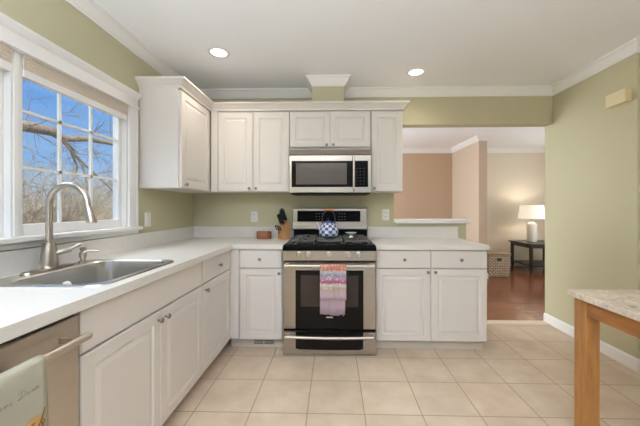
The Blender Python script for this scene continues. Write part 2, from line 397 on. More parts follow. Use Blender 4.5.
# window casing, header, stool and apron
cas = MB()
cas.box(XL, XL+.02, WY3, WY3+.088, WZ0, 1.95).box(XL+.02, XL+.026, WY3+.07, WY3+.088, WZ0, 1.95).box(XL, XL+.02, WY0-.09, WY0, WZ0, 1.95)
cas.box(XL-.03, XL+.004, WY1, WY2, WZ0, 1.95)
struct('trim_5', cas, M['trim'], 'white window side casings', .003)
hd = MB().sweep([(0, 1.94), (.034, 1.94), (.034, 1.958), (.02, 1.964), (.02, 2.012), (.03, 2.02), (.046, 2.04), (.05, 2.052), (0, 2.052)], [(XL, WY0-.1), (XL, WY3+.09)])
struct('trim_6', hd, M['trim'], 'white moulded header above the sink windows')
st = MB().box(XL-.1, XL+.05, WY0-.1, WY3+.105, 1.046, 1.07).box(XL, XL+.024, WY0-.09, WY3+.09, 1.016, 1.046)
struct('trim_7', st, M['trim'], 'white window stool and apron above the backsplash', .004)
# pass-through ledge
struct('trim_8', MB().box(.619, 1.387, YB-.05, YB+.2, 1.046, 1.087), M['trim'], 'white ledge capping the pass-through half wall', .008)

def window(name, y0, y1, label, i0=.047, i1=.055):
    f = MB(); xg = XL-.054
    # jambs
    f.box(XL-.075, XL, y0, y0+.012, WZ0, WZ1).box(XL-.075, XL, y1-.012, y1, WZ0, WZ1).box(XL-.075, XL, y0, y1, WZ1-.012, WZ1)
    root = struct(name, f, M['trim'], label)
    a0, a1, b0, b1 = y0+i0, y1-i1, 1.125, WZ1-.035
    s = MB()
    s.box(xg-.02, xg+.022, y0+.012, a0, WZ0+.0, WZ1-.012).box(xg-.02, xg+.022, a1, y1-.012, WZ0, WZ1-.012)
    s.box(xg-.02, xg+.022, a0, a1, WZ0, b0).box(xg-.02, xg+.022, a0, a1, b1, WZ1-.012)
    s.build('sash', M['trim'], root, .003)
    mt = MB()
    for k in (1, 2):
        y = a0+(a1-a0)*k/3; mt.box(xg-.006, xg+.008, y-.007, y+.007, b0, b1)
        z = 1.125+.28*k; mt.box(xg-.006, xg+.008, a0, a1, z-.007, z+.007)
    mt.build('muntin_grid', M['trim'], root)
    MB().box(xg-.002, xg+.002, a0, a1, b0, b1).build('pane', M['glass'], root)
    return root
window('window_1', WY2, WY3, 'white gridded window behind the faucet', .047, .044)
window('window_2', WY0, WY1, 'white gridded window at the left picture edge', .055, .03)

def cellular_shade(y0, y1, label):
    t = thing('cellular_shade', label, 'window shade', (XL-.008, (y0+y1)/2, 1.832))
    w = (y1-y0)/2-.014
    MB().box(-.02, .022, -w, w, .112, .135).build('head_rail', M['trim'], t, .003)
    p = MB(); L = []
    n = 12
    prof = []
    for k in range(n+1): prof.append((.014+(.006 if k % 2 else 0), .036+.076*k/n))
    poly = prof+[(-.014-(.006 if k % 2 else 0), .036+.076*k/n) for k in range(n, -1, -1)]
    p.loops([[(x, -w, z) for x, z in poly], [(x, w, z) for x, z in poly]])
    p.build('pleats', M['shade_fabric'], t)
    MB().box(-.016, .018, -w, w, 0, .036).build('bottom_rail', M['trim'], t, .002)
    return t
cellular_shade(WY2, WY3, 'raised beige cellular shade over the window behind the faucet')
cellular_shade(WY0, WY1, 'raised beige cellular shade over the window at the left picture edge')

# ------------------------------------------------------------------ cabinets
RP = lambda f: [(0, .003), (.003, 0), (f, 0), (f+.005, .006), (f+.012, .007), (f+.034, .001), (f+.036, .001)]
SLAB = [(0, .004), (.004, 0), (.005, 0)]
def knob(parent, x, z, y=-.02, r=.0135):
    return MB().lathe([(.006, 0), (.005, -.012), (r*.75, -.015), (r, -.021), (r*.85, -.027), (.002, -.029)], (x, y, z), 'y', 16).build('knob', M['pewter'], parent)
def door(parent, x0, x1, z0, z1, kx=None, kz=None, frame=.055, name='door'):
    d = MB().panel(x0, x1, z0, z1, -.001, -.02, RP(frame)).build(name, M['cab'], parent)
    if kx is not None: knob(d, kx, kz)
    return d
def drawer(parent, x0, x1, z0, z1, kx=None, name='drawer_front'):
    d = MB().panel(x0, x1, z0, z1, -.001, -.02, SLAB).build(name, M['cab'], parent)
    if kx is not None: knob(d, kx, (z0+z1)/2-.002)
    return d
def base_body(parent, w, depth=.55, z1=CB-.003):
    MB().box(0, w, 0, depth, .1, z1).build('body', M['cab'], parent)
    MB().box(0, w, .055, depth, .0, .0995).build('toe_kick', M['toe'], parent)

XC = -.896       # carcass face of the left run (doors stand 2 cm proud)
YC = 2.541       # carcass face of the back run
sb = thing('sink_base_cabinet', 'white two-door base cabinet under the sink', 'cabinet', (XC, 1.016, 0), PI/2)
base_body_w = .965
bodyw = MB()
# open-topped body so that the basin hangs inside
bodyw.box(0, .018, 0, .57, .1, CB-.003).box(base_body_w-.018, base_body_w, 0, .57, .1, CB-.003).box(.018, base_body_w-.018, 0, .57, .1, .118).box(.018, base_body_w-.018, .552, .57, .118, CB-.003).box(.018, base_body_w-.018, 0, .018, .118, CB-.003)
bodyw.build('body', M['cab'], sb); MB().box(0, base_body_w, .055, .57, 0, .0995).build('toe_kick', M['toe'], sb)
drawer(sb, .004, base_body_w-.004, .697, .850, name='false_drawer_front')
door(sb, .004, .481, .095, .688, .458, .645)
door(sb, .485, base_body_w-.004, .095, .688, .52, .645)
nb = thing('narrow_base_cabinet', 'narrow white base cabinet with drawer and door between sink cabinet and corner', 'cabinet', (XC, 1.983, 0), PI/2)
base_body(nb, .535, .57)
drawer(nb, .006, .53, .697, .85, .285)
door(nb, .006, .53, .095, .688, .045, .645)
cb = thing('corner_base_cabinet', 'white base cabinet with one drawer and door left of the stove', 'cabinet', (XC+.003, YC, 0))
base_body(cb, .472)
MB().box(.0, .088, -.02, 0, .1, .85).build('corner_filler', M['cab'], cb, .002)
drawer(cb, .094, .455, .700, .85, .268)
door(cb, .094, .455, .095, .692, .432, .655)
rb = thing('wide_base_cabinet', 'wide white base cabinet with two drawers and two doors right of the stove', 'cabinet', (.347, YC, 0))
base_body(rb, .922)
drawer(rb, .004, .459, .703, .85, .24); drawer(rb, .463, .922, .703, .85, .708)
door(rb, .004, .459, .095, .697, .432, .672); door(rb, .463, .922, .095, .697, .494, .672)

# wall cabinets
def wall_body(parent, w, h, depth=.31):
    MB().box(0, w, 0, depth, 0, h).build('body', M['cab'], parent, .002)
HU = 2.118-1.358
lu = thing('corner_wall_cabinet', 'white wall cabinet beside the window with its plain end panel showing', 'cabinet', (-1.183, 2.254, 1.358), PI/2)
wall_body(lu, .870, HU, .303)
door(lu, .012, .525, .004, HU-.012, .06, .03)
du = thing('double_wall_cabinet', 'tall two-door white wall cabinet left of the microwave', 'cabinet', (-1.160, 2.826, 1.358))
wall_body(du, .742, HU, .308)
MB().box(.0, .063, -.02, 0, .0, HU).build('corner_filler', M['cab'], du, .002)
door(du, .068, .397, .004, HU-.012, .367, .03); door(du, .401, .739, .004, HU-.012, .431, .03)
mu = thing('short_wall_cabinet', 'short two-door white wall cabinet above the microwave', 'cabinet', (-.416, 2.826, 1.745))
wall_body(mu, .760, 2.118-1.745, .308)
door(mu, .005, .378, .03, .361, .348, .048, .05); door(mu, .382, .755, .03, .361, .412, .048, .05)
ru = thing('single_wall_cabinet', 'tall single-door white wall cabinet right of the microwave', 'cabinet', (.347, 2.826, 1.358))
wall_body(ru, .296, HU, .308)
door(ru, .004, .292, .004, HU-.012, .03, .03)

# ------------------------------------------------------------------ countertops
ct = MB()
SX0, SX1, SY0, SY1 = -1.415, -.922, 1.148, 1.722
FX = XL+.635; FY = YB-.635
ct.box(XL, FX, .36, SY0, CB, CT).box(XL, SX0, SY0, SY1, CB, CT).box(SX1, FX, SY0, SY1, CB, CT).box(XL, FX, SY1, YB, CB, CT).box(FX, -.421, FY, YB, CB, CT)
cto = ct.build('corner_countertop', M['counter']); tag(cto, 'long white laminate countertop running from the sink into the corner', 'countertop')
MB().box(XL, XL+.02, .36, YB, CT, 1.0106).box(XL+.02, -.421, YB-.02, YB, CT, 1.0106).build('backsplash', M['counter'], cto)
cr_ = MB().box(.345, 1.28, FY, YB, CB, CT).build('short_countertop', M['counter'], bevel=.003); tag(cr_, 'short white laminate countertop right of the stove', 'countertop')
MB().box(.345, 1.274, YB-.02, YB, CT, 1.0106).build('backsplash', M['counter'], cr_, .002)

# ------------------------------------------------------------------ sink
sk = thing('kitchen_sink', 'stainless steel drop-in sink with one rounded basin below the window', 'sink', (0, 0, CT))
ox, oy = (-1.43-.905)/2, (1.135+1.735)/2
ix, iy, iw, ih = (-1.338-.935)/2, (1.158+1.712)/2, .40, .545
rim = MB().loops([rrect(ox, oy, .525, .60, .075, .0), rrect(ox, oy, .519, .594, .072, .006), rrect(ix, iy, iw+.012, ih+.012, .1, .007), rrect(ix, iy, iw, ih, .095, .001)], False, False, True)
rim.build('rim', M['steel_sink'], sk)
bs = MB().loops([rrect(ix, iy, iw, ih, .095, .001), rrect(ix, iy, iw-.012, ih-.012, .09, -.06), rrect(ix, iy, iw-.03, ih-.03, .08, -.16), rrect(ix, iy, iw-.07, ih-.07, .06, -.178), rrect(ix, iy, .1, .1, .05, -.184)], False, True, True)
bs.build('basin', M['steel_sink'], sk)
MB().lathe([(.05, -.183), (.05, -.180), (.04, -.180), (.036, -.186)], (ix, iy, 0), 'z', 20).build('drain', M['chrome'], sk)
fa = thing('kitchen_faucet', 'tall gooseneck brushed nickel faucet with side lever', 'faucet', (-1.395, 1.437, CT+.0075))
MB().loops([rrect(0, 0, .055, .26, .027, 0), rrect(0, 0, .052, .256, .026, .006), rrect(0, 0, .044, .248, .022, .008)], smooth=True).build('deck_plate', M['nickel'], fa)
MB().lathe([(.034, .008), (.036, .015), (.0365, .04), (.033, .075), (.027, .11), (.024, .124), (.024, .132), (.018, .134)], n=28).build('base', M['nickel'], fa)
pts = [(0, 0, .12), (0, 0, .2), (0, 0, .30)]+[(.095-.095*math.cos(a), 0, .322+.092*math.sin(a)) for a in [PI*k/14 for k in range(0, 14)]]+[(.196, 0, .30)]
MB().tube(pts, .0145, 16).build('spout', M['nickel'], fa)
sh_ = MB().lathe([(.0165, .305), (.018, .295), (.0195, .255), (.022, .235), (.021, .228), (.012, .227)], (0, 0, 0), n=20)
shm = sh_.build('spray_head', M['nickel'], fa); shm.location = (.197, 0, 0)
for v in shm.data.vertices: v.co.x += (.305-v.co.z)*.22
lv = MB().tube([(.02, .012, .075), (.045, .04, .085), (.055, .06, .088)], [.013, .014, .012], 14)
lv.tube([(.05, .052, .088), (.064, .072, .1), (.078, .092, .112)], [.008, .007, .009], 12).build('lever', M['nickel'], fa)
sd = thing('soap_dispenser', 'small brushed nickel soap dispenser pump beside the faucet', 'soap dispenser', (-1.395, 1.635, CT+.0075))
MB().lathe([(.021, 0), (.021, .006), (.013, .01), (.012, .02), (.018, .03), (.018, .05), (.011, .058), (.011, .064), (.015, .068), (.015, .08), (.006, .083)], n=20).build('pump_body', M['nickel'], sd)
MB().tube([(.005, .003, .056), (.03, .02, .06), (.06, .038, .057)], [.008, .006, .0055], 10).build('nozzle', M['nickel'], sd)
db = thing('dish_brush', 'small white dish brush standing in the sink basin', 'brush', (-1.155, 1.27, CT-.181))
MB().lathe([(.02, 0), (.026, .004), (.028, .03), (.024, .034)], n=20).build('bristles', mat('pale_bristles', 'd9cfc2', .9, bump=.4, bscale=200), db)
MB().lathe([(.027, .034), (.029, .045), (.026, .06), (.014, .08), (.011, .11), (.014, .14), (.017, .155), (.012, .168), (.003, .172)], n=20).build('handle', M['white_plastic'], db)

# ------------------------------------------------------------------ dishwasher and its towel
dw = thing('dishwasher', 'stainless steel dishwasher with a long bar handle left of the sink cabinet', 'dishwasher', (XC, .415, 0), PI/2)
MB().box(.0, .597, .0, .57, .1, .846).build('body', M['slot'], dw); MB().box(0, .597, .05, .57, 0, .0995).build('toe_kick', M['black'], dw)
MB().panel(.004, .596, .105, .74, -.001, -.022, [(0, .004), (.004, 0), (.006, 0)]).build('door', M['steel_light'], dw)
MB().panel(.004, .596, .744, .838, -.001, -.022, [(0, .004), (.004, 0), (.006, 0)]).build('control_strip', M['steel_light'], dw)
hn = MB().tube([(.02, -.082, .782), (.3, -.082, .782), (.565, -.082, .782)], .0125, 16)
for x in (.05, .53): hn.box(x-.013, x+.013, -.082, -.02, .773, .791)
hn.build('handle', M['handle'], dw, .001)

def cloth(name, prof, w0, w1, m, thick=.003, rip=.004, nx=16, seed=1, side=1, yv=None):
    """prof: list of (d, z) along the hang; the sheet spans x in [w0,w1](may vary)"""
    vs = []; fs = []; uv = []
    n = len(prof)
    for j, (d, z, k) in enumerate(prof):
        a, b = (w0(k), w1(k)) if callable(w0) else (w0, w1)
        for i in range(nx+1):
            u = i/nx
            r = rip*math.sin(u*PI*3.2+seed)*min(1, k*1.2)+rip*.6*math.sin(u*PI*7+seed*2+k*2)*k
            vs.append((a+(b-a)*u, d+r, z)); uv.append((u, yv[j] if yv else 1-j/(n-1)))
    for j in range(n-1):
        for i in range(nx): fs.append((j*(nx+1)+i, j*(nx+1)+i+1, (j+1)*(nx+1)+i+1, (j+1)*(nx+1)+i))
    me = bpy.data.meshes.new(name); me.from_pydata(vs, [], fs); 
    l = me.uv_layers.new(name='UVMap')
    for p in me.polygons:
        for li in p.loop_indices: l.data[li].uv = uv[me.loops[li].vertex_index]
    me.polygons.foreach_set('use_smooth', [True]*len(me.polygons)); me.materials.append(m); me.update()
    o = bpy.data.objects.new(name, me); COL.objects.link(o)
    s = o.modifiers.new('solid', 'SOLIDIFY'); s.thickness = thick; s.offset = 0
    return o

# towel over the dishwasher bar: bar axis at world X = XC+.082, z .781
bx = XC+.082
prof = [(.020, .5, 1), (.019, .62, .7), (.018, .72, .3), (.0165, .778, 0)]
for k in range(1, 8):
    a = PI*k/8; prof.append((.0165*math.cos(a), .781+.0165*math.sin(a), 0))
prof += [(-.0165, .778, 0), (-.019, .735, .2), (-.021, .68, .4), (-.023, .6, .7), (-.024, .5, .9), (-.024, .36, 1)]
dt = cloth('dish_towel', prof, .5, .812, M['dish_towel'], .003, .0012, 20, 2)
dt.location = (bx, 0, 0); dt.rotation_euler = (0, 0, PI/2)
# sheet local x -> world Y, local y -> world -X
tag(dt, 'sage grey dish towel with cursive writing hanging on the dishwasher handle', 'dish towel')
def on_towel(y, z, off=.0045): return (y, -.0235-off, z)
def script(strokes, r, name, m):
    t = MB()
    for s in strokes: t.tube([on_towel(a, b) for a, b in s], r, 6)
    t.build(name, m, dt)
def word(chars, y0, z0, s, slope=0.0):
    G = {'n': [(0, 0), (.1, .5), (.15, .9), (.2, .1), (.35, .8), (.5, .9), (.55, .2), (.75, .1)],
         'e': [(0, .2), (.3, .5), (.4, .85), (.2, .9), (.1, .4), (.3, 0), (.65, .2)],
         'r': [(0, .1), (.15, .9), (.3, .75), (.45, .8), (.45, .2), (.65, .1)],
         'a': [(.45, .8), (.15, .8), (.05, .3), (.25, 0), (.45, .7), (.5, .1), (.75, .15)],
         'm': [(0, 0), (.1, .9), (.2, .1), (.3, .85), (.4, .1), (.55, .9), (.6, .1), (.8, .15)],
         'o': [(.3, .85), (.05, .5), (.2, 0), (.45, .4), (.3, .85), (.7, .7)],
         'D': [(.35, 2.1), (.2, .2), (-.25, -.1), (-.3, .25), (.3, 0), (.9, .5), (.95, 1.5), (.5, 2.2), (-.2, 1.9), (-.15, 1.4)]}
    out = []; y = y0
    for c in chars:
        if c == ' ': y += s*.9; continue
        out.append([(y+px*s, z0+pz*s*.62+(y-y0)*slope) for px, pz in G[c]])
        y += s*(1.2 if c == 'D' else .75)
    return out
script(word('one Dean', .685, .724, .0148, .02), .0005, 'lettering', M['ink'])
pr = MB()
top = [(.70, .645), (.725, .652), (.75, .648), (.765, .655), (.785, .652), (.798, .645)]
bot = [(.802, .58), (.78, .55), (.74, .545), (.70, .56), (.68, .60)]
fan = [on_towel(a, b, .003) for a, b in top+bot]; q = len(fan)
pr.add(fan+[(p[0], p[1]+.0025, p[2]) for p in fan], [tuple(range(q)), tuple(range(2*q-1, q-1, -1))]+[(i, (i+1) % q, q+(i+1) % q, q+i) for i in range(q)])
pr.build('printed_motif', M['ochre'], dt)
script([[(.788, .60), (.792, .62), (.786, .635), (.793, .65), (.798, .665)], [(.78, .625), (.79, .64), (.797, .63), (.79, .615), (.78, .622)], [(.70, .63), (.73, .635), (.77, .64)]], .0015, 'printed_outline', M['ochre_dark'])

# ------------------------------------------------------------------ range
rg = thing('gas_range', 'stainless steel gas range with black oven door between the base cabinets', 'stove', (-.037, 2.446, 0))
S = M['steel']
MB().box(-.379, .379, .03, .685, .03, .858).build('body', M['black'], rg)
MB().box(-.36, .36, .06, .6, 0, .03).build('plinth', M['black'], rg)
od = MB().panel(-.377, .377, .216, .766, .028, 0, [(0, .006), (.006, 0), (.008, 0)]).build('oven_door', S, rg)
MB().panel(-.277, .277, .218, .697, .004, -.004, [(0, .003), (.004, 0), (.006, 0)]).build('door_glass', M['dark_glass'], od)
MB().panel(-.235, .235, .40, .655, 0, -.0055, [(0, .001), (.002, 0), (.003, 0)]).build('viewing_window', M['oven_inner'], od)
hb = MB().tube([(-.36, -.052, .742), (0, -.055, .742), (.36, -.052, .742)], .0125, 16)
for x in (-.34, .34): hb.box(x-.016, x+.016, -.05, .002, .732, .752)
hb.build('handle', M['handle'], od, .001)
for x in (-.26, -.2, -.14, .16, .22, .28): MB().box(x-.022, x+.022, -.001, .004, .7595, .7635).build('vent_slot', M['slot'], od)
MB().box(-.025, .03, -.008, -.003, .312, .323).build('badge', M['chrome'], od)
dr = MB().panel(-.379, .379, .006, .192, .028, 0, [(0, .002), (.002, 0), (.004, 0)]).build('warming_drawer', S, rg)
dp = MB(); bot = [(-.275, .06)]+[(x/10*.275, .052-.003*math.cos(x/10*PI/2)) for x in range(-9, 10)]+[(.275, .06)]
poly = bot+[(.275, .195), (-.275, .195)]
dp.loops([[(x, .002, z) for x, z in poly], [(x, -.004, z) for x, z in poly]]).build('drawer_glass', M['dark_glass'], dr)
hb2 = MB().tube([(-.352, -.05, .172), (-.2, -.052, .168), (0, -.053, .166), (.2, -.052, .168), (.352, -.05, .172)], .0115, 16)
for x in (-.335, .335): hb2.box(x-.014, x+.014, -.048, .002, .163, .181)
hb2.build('handle', M['handle'], dr, .001)
MB().box(-.379, .379, -.012, .06, .776, .858).build('control_panel', S, rg, .004)
for x in (-.247, -.171, -.003, .156, .240):
    MB().lathe([(.024, -.012), (.024, -.016), (.019, -.018), (.018, -.04), (.015, -.043), (.002, -.043)], (x, 0, .829), 'y', 20).build('knob', M['nickel'], rg)
ck = MB().loops([[(-.379, -.022, .860), (.379, -.022, .860), (.379, .60, .860), (-.379, .60, .860)], [(-.379, -.022, .885), (.379, -.022, .885), (.379, .60, .885), (-.379, .60, .885)], [(-.374, -.012, .905), (.374, -.012, .905), (.374, .60, .905), (-.374, .60, .905)], [(-.35, .02, .909), (.35, .02, .909), (.35, .58, .909), (-.35, .58, .909)], [(-.34, .03, .903), (.34, .03, .903), (.34, .57, .903), (-.34, .57, .903)]])
ck.build('cooktop', M['black'], rg)
for (x, y, r) in ((-.235, .15, .046), (-.235, .42, .038), (0, .28, .05), (.235, .15, .042), (.235, .42, .038)):
    MB().lathe([(r, .903), (r, .912), (r*.8, .914), (r*.8, .92), (r*.6, .922), (.002, .922)], (x, y, 0), 'z', 22).build('burner', M['iron'], rg)
for gx in (-.229, 0, .229):
    g = MB(); w = .108; z0, z1 = .925, .938
    g.box(gx-w, gx+w, .03, .044, z0, z1).box(gx-w, gx+w, .546, .56, z0, z1).box(gx-w, gx-w+.012, .03, .56, z0, z1).box(gx+w-.012, gx+w, .03, .56, z0, z1)
    g.box(gx-w, gx+w, .288, .302, z0, z1)
    for yy in (.165, .425): g.box(gx-w, gx-.035, yy-.005, yy+.005, z0, z1+.003).box(gx+.035, gx+w, yy-.005, yy+.005, z0, z1+.003)
    g.box(gx-.005, gx+.005, .03, .12, z0, z1+.003).box(gx-.005, gx+.005, .21, .38, z0, z1+.003).box(gx-.005, gx+.005, .47, .56, z0, z1+.003)
    for px in (gx-w+.006, gx+w-.006):
        for py in (.037, .553): g.box(px-.006, px+.006, py-.006, py+.006, .903, z0)
    g.build('grate', M['iron'], rg, .002)
MB().box(-.37, .368, .60, .685, .86, .99).build('backguard_riser', M['black'], rg)
bgp = [(.685, .985), (.592, .985), (.586, .992), (.588, 1.03), (.600, 1.06), (.600, 1.195), (.61, 1.207), (.685, 1.207)]
bg = MB().loops([[(-.383, y, z) for y, z in bgp], [(.372, y, z) for y, z in bgp]]).build('backguard', S, rg, .003)
MB().box(-.335, .305, .594, .603, 1.066, 1.176).build('display_glass', M['black'], bg, .002)
M['marks'] = mat('grey_marks', '77736c', .6); M['dim'] = mat('dim_marks', '4d4a46', .6)
for cx_ in (-.14, .09):
    for i in range(3):
        for j in range(3): MB().box(cx_+i*.028-.006, cx_+i*.028+.006, .592, .594, 1.085+j*.03, 1.089+j*.03).build('button', M['marks'], bg)

# kettle
kt = thing('tea_kettle', 'blue and white checked enamel tea kettle on the stove grates', 'kettle', (-.048, 2.755, .9415))
def lathe_uv(prof, n, nu, nv, name, m, parent):
    vs = []; fs = []; uvs = []
    tot = sum(math.dist(prof[i], prof[i+1]) for i in range(len(prof)-1)); acc = 0
    for j, (r, h) in enumerate(prof):
        if j: acc += math.dist(prof[j-1], prof[j])
        for i in range(n+1):
            a = 2*PI*i/n; vs.append((r*math.cos(a), r*math.sin(a), h)); uvs.append((nu*i/n+.001, nv*acc/tot+.001))
    for j in range(len(prof)-1):
        for i in range(n): fs.append((j*(n+1)+i, j*(n+1)+i+1, (j+1)*(n+1)+i+1, (j+1)*(n+1)+i))
    me = bpy.data.meshes.new(name); me.from_pydata(vs, [], fs); l = me.uv_layers.new(name='UVMap')
    for p in me.polygons:
        for li in p.loop_indices: l.data[li].uv = uvs[me.loops[li].vertex_index]
    me.polygons.foreach_set('use_smooth', [True]*len(me.polygons)); me.materials.append(m)
    o = bpy.data.objects.new(name, me); COL.objects.link(o); o.parent = parent
    return o
kp = [(.001, 0), (.07, 0), (.083, .01), (.09, .035), (.088, .065), (.076, .095), (.058, .118), (.042, .128)]
lathe_uv(kp, 40, 16, 8, 'body', M['check'], kt)
kl = MB().lathe([(.044, .127), (.042, .134), (.025, .144), (.008, .148)], n=24).build('lid', M['check'], kt)
MB().lathe([(.006, .146), (.005, .156), (.011, .162), (.012, .17), (.006, .177)], n=16).build('lid_knob', M['navy'], kl)
MB().tube([(-.07, -.01, .06), (-.09, -.012, .085), (-.1, -.014, .115), (-.108, -.015, .135)], [.018, .013, .009, .008], 14).build('spout', M['spout'], kt)
hp = [(-.055+.0, 0, .12)]+[(-.058*math.cos(PI*k/12), 0, .165+.075*math.sin(PI*k/12)) for k in range(13)]+[(.055, 0, .12)]
kh = MB().tube(hp, .006, 10).build('handle', M['navy'], kt)
MB().tube([(-.05, 0, .243), (-.02, 0, .248), (.02, 0, .248), (.05, 0, .243)], [.009, .012, .012, .009], 12).build('grip', M['copper'], kh)
# small pedestal dish
sr = MB().lathe([(.001, 0), (.022, 0), (.02, .005), (.011, .012), (.011, .024), (.04, .034), (.052, .044), (.05, .045), (.036, .038), (.001, .034)], n=28, cap0=False, cap1=False)
sro = sr.build('pedestal_dish', M['white_plastic']); sro.location = (.153, 2.69, .942); tag(sro, 'small white pedestal dish on the right-hand stove grate', 'dish')

# towel over oven handle: bar at y=2.476-.053, z .742
by = 2.446-.053
prof = [(.018, .352, 1), (.018, .42, .9), (.018, .5, .7), (.017, .62, .4), (.0158, .70, .1), (.0155, .738, 0)]
for k in range(1, 8):
    a = PI*k/8; prof.append((.0155*math.cos(a), .742+.0155*math.sin(a), 0))
prof += [(-.0155, .738, 0), (-.018, .70, .2), (-.02, .64, .4), (-.022, .57, .7), (-.023, .52, .85), (-.023, .478, 1)]
yv = []
for j, (d, z, k) in enumerate(prof):
    yv.append((z-.352)/.406*.44 if j < 6 else 1-(.758-z)/.28*.78 if j > 9 else 1.0)
tw = cloth('kitchen_towel', [(d, z, k) for d, z, k in prof], -.11, .098, M['towel'], .003, .004, 24, 1.3, yv=yv)
for v in tw.data.vertices:           # back half hangs a little askew and narrower, a fold runs down the middle
    if v.co.y > .0156 and v.co.z < .74:
        t = (.74-v.co.z)/.42
        v.co.x = -.112+(v.co.x+.11)*(1-.13*t); v.co.z += .02*(v.co.x+.11)/.2*-t
    elif v.co.y < -.0156:
        v.co.y += .012*math.exp(-((v.co.x-.004)/.009)**2)
tw.location = (0, by, 0)
tag(tw, 'floral pink and orange striped kitchen towel draped over the oven door handle', 'kitchen towel')

# ------------------------------------------------------------------ microwave
mw = thing('microwave', 'stainless steel over-the-range microwave hung under the short cabinet', 'microwave', (-.0345, 2.736, 1.33))
MB().box(-.377, .377, .03, .395, .012, .412).build('body', M['slot'], mw)
MB().box(-.36, .36, .035, .39, 0, .012).build('underside', M['black'], mw)
vg = MB().loops([[(-.378, 0, .362), (.378, 0, .362), (.378, .03, .362), (-.378, .03, .362)], [(-.378, .012, .412), (.378, .012, .412), (.378, .03, .412), (-.378, .03, .412)]]).build('vent_grille', M['steel_dark'], mw)
md = MB().panel(-.378, .215, .012, .36, .03, 0, [(0, .006), (.006, 0), (.008, 0)]).build('door', S, mw)
MB().panel(-.352, .214, .066, .305, .002, -.003, [(0, .002), (.002, 0), (.003, 0)]).build('door_glass', M['dark_glass'], md)
MB().panel(-.312, .152, .09, .285, -.001, -.0042, [(0, .001), (.002, 0), (.003, 0)]).build('viewing_window', M['mw_inner'], md)
mh = MB().tube([(.213, -.045, .05), (.213, -.048, .19), (.213, -.045, .345)], .0105, 14)
for z in (.06, .335): mh.box(.204, .222, -.044, .002, z-.01, z+.01)
mh.build('handle', M['handle'], md, .001)
MB().box(-.03, .035, -.005, .001, .325, .340).build('badge', M['chrome'], md)
cp = MB().panel(.217, .378, .012, .36, .03, 0, [(0, .006), (.006, 0), (.008, 0)]).build('control_panel', S, mw)
MB().panel(.222, .345, .066, .305, .002, -.003, [(0, .002), (.002, 0), (.003, 0)]).build('keypad_glass', M['black'], cp)
for i in range(3):
    for j in range(6): MB().box(.243+i*.032-.007, .243+i*.032+.007, -.004, -.0025, .09+j*.028, .094+j*.028).build('button', M['dim'], cp)

# ------------------------------------------------------------------ small things on the left counter
wbx = thing('wooden_box', 'small oval reddish wooden box on the counter beside the knife block', 'box', (-.702, 3.0, CT))
MB().loops([rrect(0, 0, .143, .1, .045, 0), rrect(0, 0, .145, .102, .046, .002), rrect(0, 0, .145, .102, .046, .044), rrect(0, 0, .143, .1, .045, .046)], smooth=True).build('body', M['wood_box'], wbx)
MB().loops([rrect(0, 0, .147, .104, .047, .0465), rrect(0, 0, .148, .105, .047, .05), rrect(0, 0, .148, .105, .047, .068), rrect(0, 0, .138, .095, .042, .072)], smooth=True).build('lid', M['wood_box'], wbx)
kx, ky, ka = -.495, 2.955, math.radians(-48)
kb = thing('knife_block', 'slanted wooden knife block full of black-handled knives left of the stove', 'knife block', (kx, ky, CT), ka)
side = [(-.045, 0), (.05, 0), (.05, .13), (.03, .185), (-.045, .105)]
MB().loops([[(-.04, y, z) for y, z in side], [(.04, y, z) for y, z in side]]).build('block', M['block'], kb, .003)
KR = Matrix.Rotation(ka, 3, 'Z')
K = [(-.032, .85, .11), (-.002, .88, .128), (.03, .85, .118), (-.032, .42, .10), (.0, .45, .11), (.032, .42, .105)]
KL = ['leftmost in the back row of the knife block', 'middle one in the back row of the knife block', 'rightmost in the back row of the knife block', 'leftmost in the front row of the knife block', 'middle one in the front row of the knife block', 'rightmost in the front row of the knife block']
for (dx, t, ln), lb in zip(K, KL):
    p = Vector((kx, ky, CT))+KR @ Vector((dx*.85, -.045+.075*t, .105+.08*t+.004))
    n = thing('kitchen_knife', 'black-handled kitchen knife, '+lb, 'knife', p, ka, 'knives in the knife block')
    d = Vector((dx*.5, -.36, .93)).normalized()
    MB().tube([tuple(d*.012), tuple(d*.03), tuple(d*(ln*.6)), tuple(d*ln), tuple(d*(ln+.006))], [.010, .0105, .009, .012, .007], 10).build('handle', M['black_handle'], n)
    MB().tube([tuple(d*-.002), tuple(d*.013)], .006, 8).build('bolster', M['steel'], n)
sc = thing('kitchen_scissors', 'kitchen scissors with black loop handles tucked in the front of the knife block', 'scissors', Vector((kx, ky, CT))+KR @ Vector((.0, -.0545, .083)), ka)
for s in (-1, 1):
    MB().tube([(s*.02+.019*math.cos(a), -.012-.012*math.sin(a), .03+.022*math.sin(a)) for a in [2*PI*k/16 for k in range(17)]], .0055, 8).build('handle_loop', M['black_handle'], sc)
MB().box(-.007, .007, -.006, .008, -.03, .014).build('blades', M['chrome'], sc)

